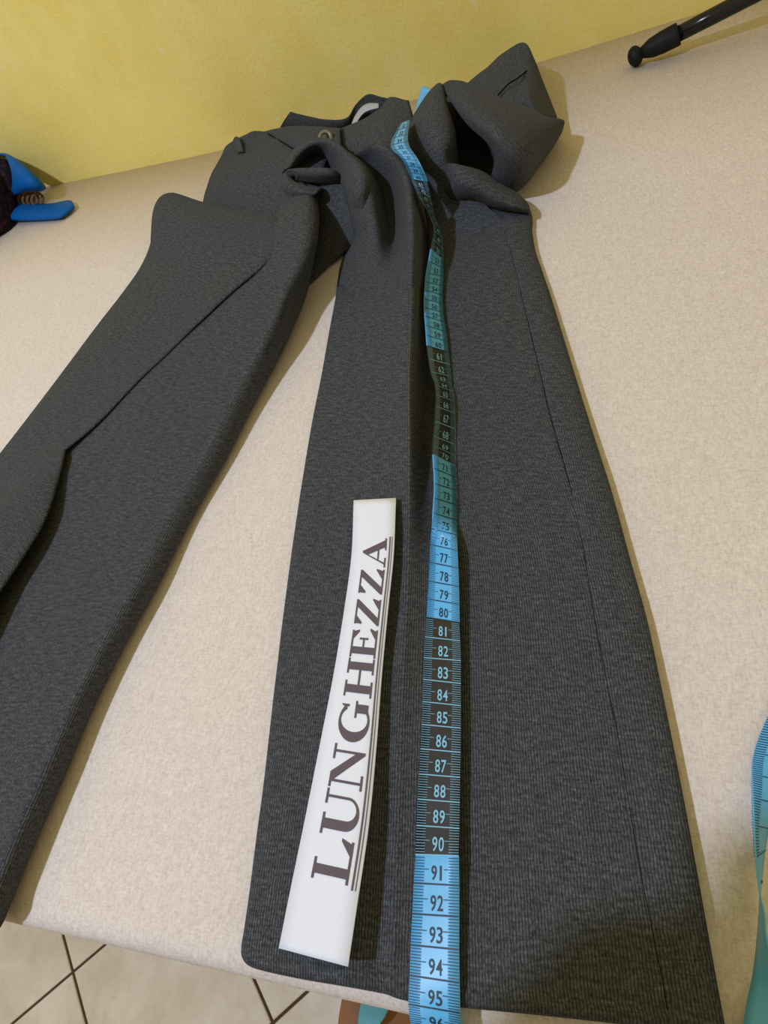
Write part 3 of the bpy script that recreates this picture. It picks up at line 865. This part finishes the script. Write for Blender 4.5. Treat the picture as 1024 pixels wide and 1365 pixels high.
# ---------------------------------------------------------------- paper strip with its word
PL = [((471.7, 667), 1.9), ((469, 738), 1.75), ((460, 807), 1.6), ((445.7, 895), 1.5), ((428.5, 983.5), 1.4), ((409, 1081.6), 1.3), ((386.8, 1189.6), 1.2), ((372, 1264), 1.15)]
PR = [((528, 664), 2.30), ((525, 738), 2.2), ((517.7, 810), 2.0), ((509, 902), 1.8), ((502, 995), 1.8), ((492, 1098), 1.95), ((475.5, 1211), 2.1), ((464, 1288.7), 2.1)]
pl = spline([px(*a, z) for a, z in PL], 8)
pr = spline([px(*a, z) for a, z in PR], 8)
cl = [(a + b) / 2 for a, b in zip(pl, pr)]
plen = [0.0]
for a, b in zip(cl, cl[1:]):
    plen.append(plen[-1] + (b - a).length)
PLEN = plen[-1]
def paper_at(s, t, off=0.0):
    """s: cm from the top end, t: 0 left .. 1 right"""
    s = max(0, min(PLEN - 1e-6, s))
    i = max(j for j in range(len(plen) - 1) if plen[j] <= s)
    f = (s - plen[i]) / (plen[i + 1] - plen[i])
    l, r = pl[i].lerp(pl[i + 1], f), pr[i].lerp(pr[i + 1], f)
    nn = (cl[i + 1] - cl[i]).cross(r - l).normalized()
    if nn.z < 0:
        nn = -nn
    return l.lerp(r, t) + nn * off
paper = thing('paper_strip', 'white paper strip printed LUNGHEZZA lying beside the tape measure', 'paper strip')
verts, faces = [], []
for i in range(len(cl)):
    for q in range(5):
        verts.append(pl[i].lerp(pr[i], q / 4))
for i in range(len(cl) - 1):
    for q in range(4):
        faces.append((i * 5 + q, i * 5 + q + 1, (i + 1) * 5 + q + 1, (i + 1) * 5 + q))
sheet = mesh('sheet', verts, faces, M['paper'], paper)
sm = sheet.modifiers.new('thickness', 'SOLIDIFY'); sm.thickness = .0004; sm.offset = 0

TB, TT = .835, .28     # baseline and cap line across the strip
def s_of_y(y):
    """strip length at which the word's baseline passes image row y"""
    ys = []
    for a, b in zip(pl, pr):
        q = a.lerp(b, TB) - CAM
        ys.append(682.5 + FPX * q.dot(CAM_DOWN) / q.dot(CAM_FWD))
    for i in range(len(ys) - 1):
        if ys[i] <= y <= ys[i + 1]:
            return plen[i] + (plen[i + 1] - plen[i]) * (y - ys[i]) / (ys[i + 1] - ys[i])
    return PLEN

def arc(cx, cy, rx, ry, a0, a1, n=14):
    return [(cx + rx * math.cos(math.radians(a0 + (a1 - a0) * i / n)), cy + ry * math.sin(math.radians(a0 + (a1 - a0) * i / n))) for i in range(n + 1)]
def strip2(o, i):
    return [[o[k], o[k + 1], i[k + 1], i[k]] for k in range(len(o) - 1)]
def R_(x0, y0, x1, y1):
    return [(x0, y0), (x1, y0), (x1, y1), (x0, y1)]
sf = .065   # serif thickness
GLY = {
 'L': [R_(.12, 0, .34, 1), R_(0, 1 - sf, .48, 1), R_(0, 0, .95, sf), [(.62, sf), (.90, sf), (1, .34), (.93, .34)]],
 'H': [R_(.10, 0, .31, 1), R_(.69, 0, .90, 1), R_(.31, .47, .69, .54), R_(0, 1 - sf, .41, 1), R_(0, 0, .41, sf), R_(.59, 1 - sf, 1, 1), R_(.59, 0, 1, sf)],
 'E': [R_(.12, 0, .36, 1), R_(0, 1 - sf, .92, 1), R_(0, 0, .95, sf), R_(.36, .48, .62, .54), R_(.60, .34, .67, .68), [(.62, sf), (.90, sf), (1, .30), (.93, .30)], [(.62, 1 - sf), (.88, 1 - sf), (.94, .72), (.87, .72)]],
 'Z': [[(.02, sf), (.30, sf), (.96, 1 - sf), (.68, 1 - sf)], R_(.06, 1 - sf, .96, 1), R_(.02, 0, .97, sf), [(.60, sf), (.92, sf), (1, .33), (.94, .33)], [(.08, 1 - sf), (.36, 1 - sf), (.13, .70), (.06, .70)]],
 'A': [[(.50, 1.0), (.56, 1.0), (.93, sf), (.68, sf), (.42, .80)], [(.10, sf), (.16, sf), (.52, .98), (.46, .92)], R_(.27, .30, .66, .36), R_(0, 0, .32, sf), R_(.58, 0, 1, sf)],
 'N': [R_(.12, 0, .18, 1), R_(.80, 0, .86, 1), [(.08, 1), (.34, 1), (.86, .22), (.86, 0), (.80, 0)], R_(0, 0, .34, sf), R_(.64, 1 - sf, 1, 1), R_(0, 1 - sf, .30, 1)],
 'U': [R_(.12, .33, .34, 1), R_(.80, .33, .86, 1), R_(0, 1 - sf, .46, 1), R_(.66, 1 - sf, 1, 1)] + strip2(arc(.49, .33, .37, .35, 180, 360), arc(.57, .33, .23, .26, 180, 360)),
 'G': strip2(arc(.50, .50, .50, .52, 38, 330, 22), arc(.54, .50, .30, .45, 38, 330, 22)) + [R_(.70, .06, .92, .44), R_(.58, .44, 1, .44 + sf), [(.84, .72), (.90, .72), (.90, 1), (.84, .92)]],
}
LET = [('L', 1181, 1121), ('U', 1120, 1058), ('N', 1056, 997), ('G', 993, 937), ('H', 932, 880), ('E', 879, 839), ('Z', 836, 799), ('Z', 794, 759), ('A', 757, 718)]
verts, faces = [], []
for ch, ya, yb in LET:
    sa, sb = s_of_y(ya), s_of_y(yb)
    for poly in GLY[ch]:
        # cut long pieces so that they follow the bend of the paper
        k0 = len(verts)
        for (gx, gy) in poly:
            verts.append(paper_at(sa + (sb - sa) * gx, TB + (TT - TB) * gy, .05))
        faces.append(tuple(range(k0, k0 + len(poly))))
word = mesh('printed_word', verts, faces, M['ink'], paper, False)
word['label'] = 'word LUNGHEZZA in grey serif capitals'
verts, faces = [], []
s0, s1 = s_of_y(1186), s_of_y(716)
for (ta, tb) in ((.892, .920), (.948, .962)):
    for i in range(40):
        quad_on(paper_at, s0 + (s1 - s0) * i / 40, s0 + (s1 - s0) * (i + 1) / 40, ta, tb, .05, verts, faces)
mesh('underline', verts, faces, M['ink'], paper, False)

# ---------------------------------------------------------------- tripod
tripod = thing('tripod', 'small black tripod with its ball foot resting by the wall, reaching out of the picture', 'tripod')
hub = Vector((29.0, 65.7, 7.2))
def tripod_leg(foot, d, length):
    d = d.normalized()
    a = foot
    leg = tube('leg', [a + d * 2.6, a + d * 6, a + d * length], [.60, .62, .66], M['black_plastic'], tripod, 20)
    tube('rubber_sleeve', [a + d * .5, a + d * .8, a + d * 1.3, a + d * 2.2, a + d * 3.3, a + d * 3.5, a + d * 3.5], [.42, .55, .74, .84, .86, .82, .3], M['black_rubber'], leg, 20)
    pts, rad = [], []
    for q in range(13):
        w = math.pi * q / 12
        pts.append(a - d * (.62 * math.cos(w))); rad.append(max(.02, .80 * math.sin(w)))
    tube('ball_foot', pts, rad, M['black_rubber'], leg, 20)
foot1 = px(847, 75, .80)
tripod_leg(foot1, hub - foot1, (hub - foot1).length)
for fx, fy in ((46.0, 57.0), (33.0, 44.0)):
    ft = Vector((fx, fy, .80))
    tripod_leg(ft, hub - ft, (hub - ft).length)
tube('hub', [hub + Vector((0, 0, q)) for q in (-1.6, -1.3, .6, 1.0, 3.5, 3.6)], [.9, 1.5, 1.6, 1.0, 1.0, .3], M['black_plastic'], tripod, 24)

# ---------------------------------------------------------------- dark bundle with blue straps by the wall
bundle = thing('cloth_bundle', 'dark knitted bundle with bright blue satin tie lying at the wall corner', 'bundle')
BB = []
for (x, y, z, r) in ((-90, 64, 0, .3), (-86, 64, 3.0, 3.2), (-80, 64, 3.8, 4.2), (-74, 64.2, 3.8, 4.4), (-70.6, 64.6, 3.4, 4.1), (-68.4, 64.6, 2.8, 3.2), (-67.2, 64.4, 2.3, 1.8), (-66.9, 64.3, 2.2, .05)):
    BB.append([('w', x, y + r * 1.15 * math.cos(w), max(.15, z * .55 + 1.1 + r * math.sin(w) * (1.25 + .12 * math.sin(3 * w + x)))) for w in [2 * math.pi * q / 12 for q in range(13)]])
patch('bundle_body', BB, M['dark_knit'], bundle, 4, 5)
FL = [
 [(-16, 212, 4.6), (2, 206, 5.2), (10, 212, 5.2), (16, 228, 4.4), (17, 246, 3.2), (14, 261, 1.8)],
 [(-10, 206, 4.4), (8, 206, 5.2), (18, 214, 5.1), (26, 230, 4.4), (28, 246, 3.4), (22, 258, 2.2)],
 [(0, 208, 3.2), (18, 212, 4.4), (32, 222, 4.4), (42, 236, 3.8), (44, 248, 3.0), (38, 254, 2.2)],
 [(10, 216, 2.0), (30, 222, 3.2), (44, 232, 3.2), (54, 242, 2.8), (57, 250, 2.3), (52, 254, 1.7)],
 [(30, 232, 1.2), (44, 236, 1.8), (53, 242, 1.9), (58, 247, 1.8), (60, 250, 1.7), (58, 252, 1.4)],
]
DK = [
 [(-40, 176, 3.6), (-10, 178, 3.7), (0, 186, 3.5), (5, 200, 3.3)],
 [(-40, 205, 4.2), (-10, 205, 4.4), (8, 212, 4.0), (16, 222, 3.2)],
 [(-40, 245, 3.2), (-10, 245, 3.4), (10, 248, 3.0), (22, 252, 2.2)],
 [(-40, 275, 1.8), (-10, 276, 2.0), (6, 280, 1.6), (12, 284, .8)],
 [(-40, 305, .6), (-10, 306, .7), (2, 308, .4), (6, 306, .1)],
]
patch('knit_fold', DK, M['dark_knit'], bundle, 5, 5, thick=.4)
patch('blue_flap', FL, M['blue_vinyl'], bundle, 5, 5, thick=.25)
ST = [
 [(-30, 270, .9), (-30, 282, 1.1), (-30, 294, .8), (-30, 297, .3)],
 [(10, 268, 1.0), (8, 280, 1.2), (6, 291, .9), (6, 294, .3)],
 [(40, 273, .7), (38, 282, .9), (36, 291, .7), (36, 294, .2)],
 [(70, 272, .6), (72, 280, .8), (72, 289, .6), (72, 292, .2)],
 [(92, 268, .5), (92, 274, .7), (84, 287, .5), (80, 290, .2)],
 [(97, 272, .4), (99, 275, .5), (98, 277, .4), (96, 280, .2)],
]
patch('blue_strap', ST, M['blue_vinyl'], bundle, 5, 5, thick=.22)
for q in range(7):
    xx = 12 + q * 6
    c = px(xx + 2, 266, .9)
    tube('elastic_cord', [c + Vector((.25 * math.cos(w), .8 * math.cos(w), .6 * math.sin(w))) for w in [2 * math.pi * i / 14 for i in range(15)]], [.17] * 15, M['brown_elastic'], bundle, 8)

# ---------------------------------------------------------------- the photographer: a slippered foot shows below the table edge, the forearm shades the near corner
M['skin'] = mat_new('tan_skin', .5, (.36, .17, .085), .35)
M['skin'].node_tree.nodes['Principled BSDF'].inputs['Subsurface Weight'].default_value = .05
M['hair'] = mat_new('dark_hair', .6, (.015, .010, .008), .3)
M['tshirt'] = mat_new('grey_cotton', .9, (.12, .12, .13), .1)
M['shorts'] = mat_new('navy_cotton', .9, (.02, .025, .05), .1)
M['strap'] = mat_new('aqua_strap', .5, (.16, .50, .58), .35)
M['sole'] = mat_new('cream_sole', .6, (.62, .56, .42), .3)

def skin(name, joints, edges, mat, parent, levels=2):
    """joints: (x, y, z in cm, radius x, radius y); grown into one continuous surface"""
    me = bpy.data.meshes.new(name)
    me.from_pydata([W(j[:3]) for j in joints], edges, [])
    o = bpy.data.objects.new(name, me)
    C.objects.link(o)
    me.materials.append(mat)
    o.modifiers.new('skin', 'SKIN').use_smooth_shade = True
    for i, j in enumerate(joints):
        sv_ = me.skin_vertices[0].data[i]
        sv_.radius = (j[3] * .01, (j[4] if len(j) > 4 else j[3]) * .01)
        sv_.use_root = i == 0
    sd = o.modifiers.new('smooth', 'SUBSURF')
    sd.levels = sd.render_levels = levels
    o.parent = parent
    return o

FLZ = -TABLE_H
person = thing('person', 'person with a tan foot in a light blue strapped sandal below the table edge', 'person')
fx = -29.4
J = [(-23, -40, 15, 12, 9), (-22, -42, 30, 11, 8), (-21, -44, 44, 14, 8.5), (-21, -45, 52, 8, 6), (-21, -45, 57.5, 4.6, 4.6), (-21, -43.5, 62, 6, 6.5), (-21, -43, 69, 7.2, 8.6), (-21, -43.5, 75, 5.5, 6.5),
     (-7, -44, 47, 5, 5), (-1, -38, 30, 4.2, 4.2), (1, -30, 13, 3.8, 3.8), (-6.2, -18.6, 19.5, 4.0, 3.6), (-12.4, -8.2, 25.3, 3.2, 3.0), (-13.9, -5.4, 27.2, 4.8, 3.2),
     (-35, -44, 47, 5, 5), (-39, -42, 28, 4.2, 4.2), (-38, -36, 10, 3.6, 3.6), (-32, -28, 4, 2.6, 2.6),
     (-29, -38, 8, 8, 8), (-30, -34, -30, 5.4, 5.4), (-30, -31, -45, 4.9, 4.9), (fx, -27.5, FLZ + 9.5, 3.4, 3.6), (fx, -26, FLZ + 4.6, 3.2, 2.8), (fx, -17.5, FLZ + 5.2, 2.8, 4.6), (fx - .2, -9.5, FLZ + 4.1, 2.0, 5.4), (fx - .1, -5.6, FLZ + 3.2, 1.2, 4.8),
     (-17, -38, 8, 8, 8), (-15, -36, -30, 5.4, 5.4), (-14, -38, -45, 4.9, 4.9), (-13.5, -45, FLZ + 9.5, 3.4, 3.6), (-13.5, -43.5, FLZ + 4.6, 3.2, 2.8), (-13.2, -35, FLZ + 5.2, 2.6, 4.2), (-13, -27, FLZ + 3.9, 1.8, 5.0), (-13, -23, FLZ + 3.2, 1.0, 4.4)]
E = [(0, 1), (1, 2), (2, 3), (3, 4), (4, 5), (5, 6), (6, 7), (3, 8), (8, 9), (9, 10), (10, 11), (11, 12), (12, 13), (3, 14), (14, 15), (15, 16), (16, 17),
     (0, 18), (18, 19), (19, 20), (20, 21), (21, 22), (22, 23), (23, 24), (24, 25), (0, 26), (26, 27), (27, 28), (28, 29), (29, 30), (30, 31), (31, 32), (32, 33)]
skin('body', J, E, M['skin'], person)
# toes and fingers as short chains rooted in the foot and palm
for cx, cy in ((fx, -5.6), (-13, -23.0)):
    for q, (dx, ln, r) in enumerate(((2.6, 3.0, 1.0), (1.1, 3.2, .75), (-.2, 2.9, .7), (-1.4, 2.4, .65), (-2.5, 1.8, .6))):
        sx = 1 if cx < -20 else -1
        x = cx + sx * dx
        skin('toe', [(x, cy - .8, FLZ + 3.1, r, r * .9), (x, cy + ln * .55, FLZ + 3.1, r, r * .85), (x, cy + ln, FLZ + 2.7, r * .8, r * .6)], [(0, 1), (1, 2)], M['skin'], person, 1)
palm = Vector((-13.7, -5.4, 27.2))
for q, (off, ln) in enumerate(((1.9, 6.0), (.7, 6.8), (-.6, 6.4), (-1.8, 5.2))):
    b0 = palm + CAM_DOWN * (-off) + CAM_RIGHT * .6
    pts_ = [b0, b0 + CAM_RIGHT * ln * .4 - CAM_FWD * .9, b0 + CAM_RIGHT * ln * .75 - CAM_FWD * 1.5, b0 + CAM_RIGHT * ln - CAM_FWD * 1.4]
    skin('finger', [(*p, r) for p, r in zip(pts_, (.95, .85, .78, .62))], [(0, 1), (1, 2), (2, 3)], M['skin'], person, 1)
tb = palm - CAM_DOWN * 1.2 - CAM_FWD * .8
skin('thumb', [(*tb, 1.2), (*(tb - CAM_DOWN * 1.6 - CAM_FWD * 1.8 + CAM_RIGHT * .6), 1.0), (*(tb - CAM_DOWN * 2.4 - CAM_FWD * 2.6 + CAM_RIGHT * 2.4), .8)], [(0, 1), (1, 2)], M['skin'], person, 1)
skin('tshirt', [(-23, -40, 13, 13.4, 10.4), (-22, -42, 30, 12.6, 9.6), (-21, -44, 44, 15.2, 10), (-21, -45, 52, 9.5, 7.4), (-8.5, -44, 47.5, 6.4, 6.4), (-1.6, -38.8, 32, 5.4, 5.4), (-33.5, -44, 47.5, 6.4, 6.4), (-38.6, -42, 31, 5.4, 5.4)],
     [(0, 1), (1, 2), (2, 3), (3, 4), (4, 5), (3, 6), (6, 7)], M['tshirt'], person)
skin('shade_sleeve', [(-1, -38.5, 31, 5.6, 5.6), (1.2, -30, 12.6, 5.8, 5.8), (-5.8, -19.8, 18.8, 5.4, 5.4), (-12.0, -9.0, 24.8, 6.2, 6.2), (-13.2, -6.8, 26.2, 6.0, 6.0)], [(0, 1), (1, 2), (2, 3), (3, 4)], M['tshirt'], person)  # out of view; added and widened so the arm's shadow fills the near corner
skin('shorts', [(-23, -40, 16, 12.8, 10), (-23, -39.6, 9, 13, 10), (-28.8, -38.5, 2, 8.8, 9), (-29.8, -35, -22, 7.6, 7.6), (-17, -38.5, 2, 8.8, 9), (-15.4, -36.6, -22, 7.6, 7.6)], [(0, 1), (1, 2), (2, 3), (1, 4), (4, 5)], M['shorts'], person)
skin('hair', [(-21, -46, 74, 7.2, 8.0), (-21, -48.5, 69, 6.6, 6.4), (-21, -48.5, 62, 5.6, 4.6)], [(0, 1), (1, 2)], M['hair'], person)
for cx, cy, lab in ((fx - .1, -16.0, 1), (-13.2, -33.5, 0)):
    sole_pts = []
    N_ = 28
    vs, fs = [], []
    for zz in (0.05, 1.9):
        for q in range(N_):
            w = 2 * math.pi * q / N_
            yy_ = math.cos(w)
            vs.append(Vector((cx + 4.0 * math.sin(w) * (1 + .10 * yy_), cy + 14.0 * yy_, FLZ + zz)))
    fs.append(tuple(range(N_))[::-1]); fs.append(tuple(range(N_, 2 * N_)))
    for q in range(N_):
        fs.append((q, (q + 1) % N_, N_ + (q + 1) % N_, N_ + q))
    mesh('sandal_sole', vs, fs, M['sole'], person, False)
    # one band over the instep, running forward to the middle of the toes
    dx_ = cx - (fx - .1)
    dy_ = cy + 16.0
    band = [(-26.6, -20.0, 2.2, 1.3), (-27.6, -16.5, 6.4, 1.5), (-28.3, -13.0, 8.6, 1.0), (-29.6, -11.6, 8.4, .8), (-29.2, -9.8, 8.1, 1.6), (-29.0, -6.5, 6.2, 1.9), (-29.4, -4.5, 4.4, .9)]
    rows_ = [[('w', x + k_ * wd + dx_, y + dy_, FLZ + z - .35 * k_ * k_) for k_ in (-1, 0, 1)] for x, y, z, wd in band]
    patch('sandal_strap', rows_, M['strap'], person, 4, 4, thick=.3, wrinkle=0)
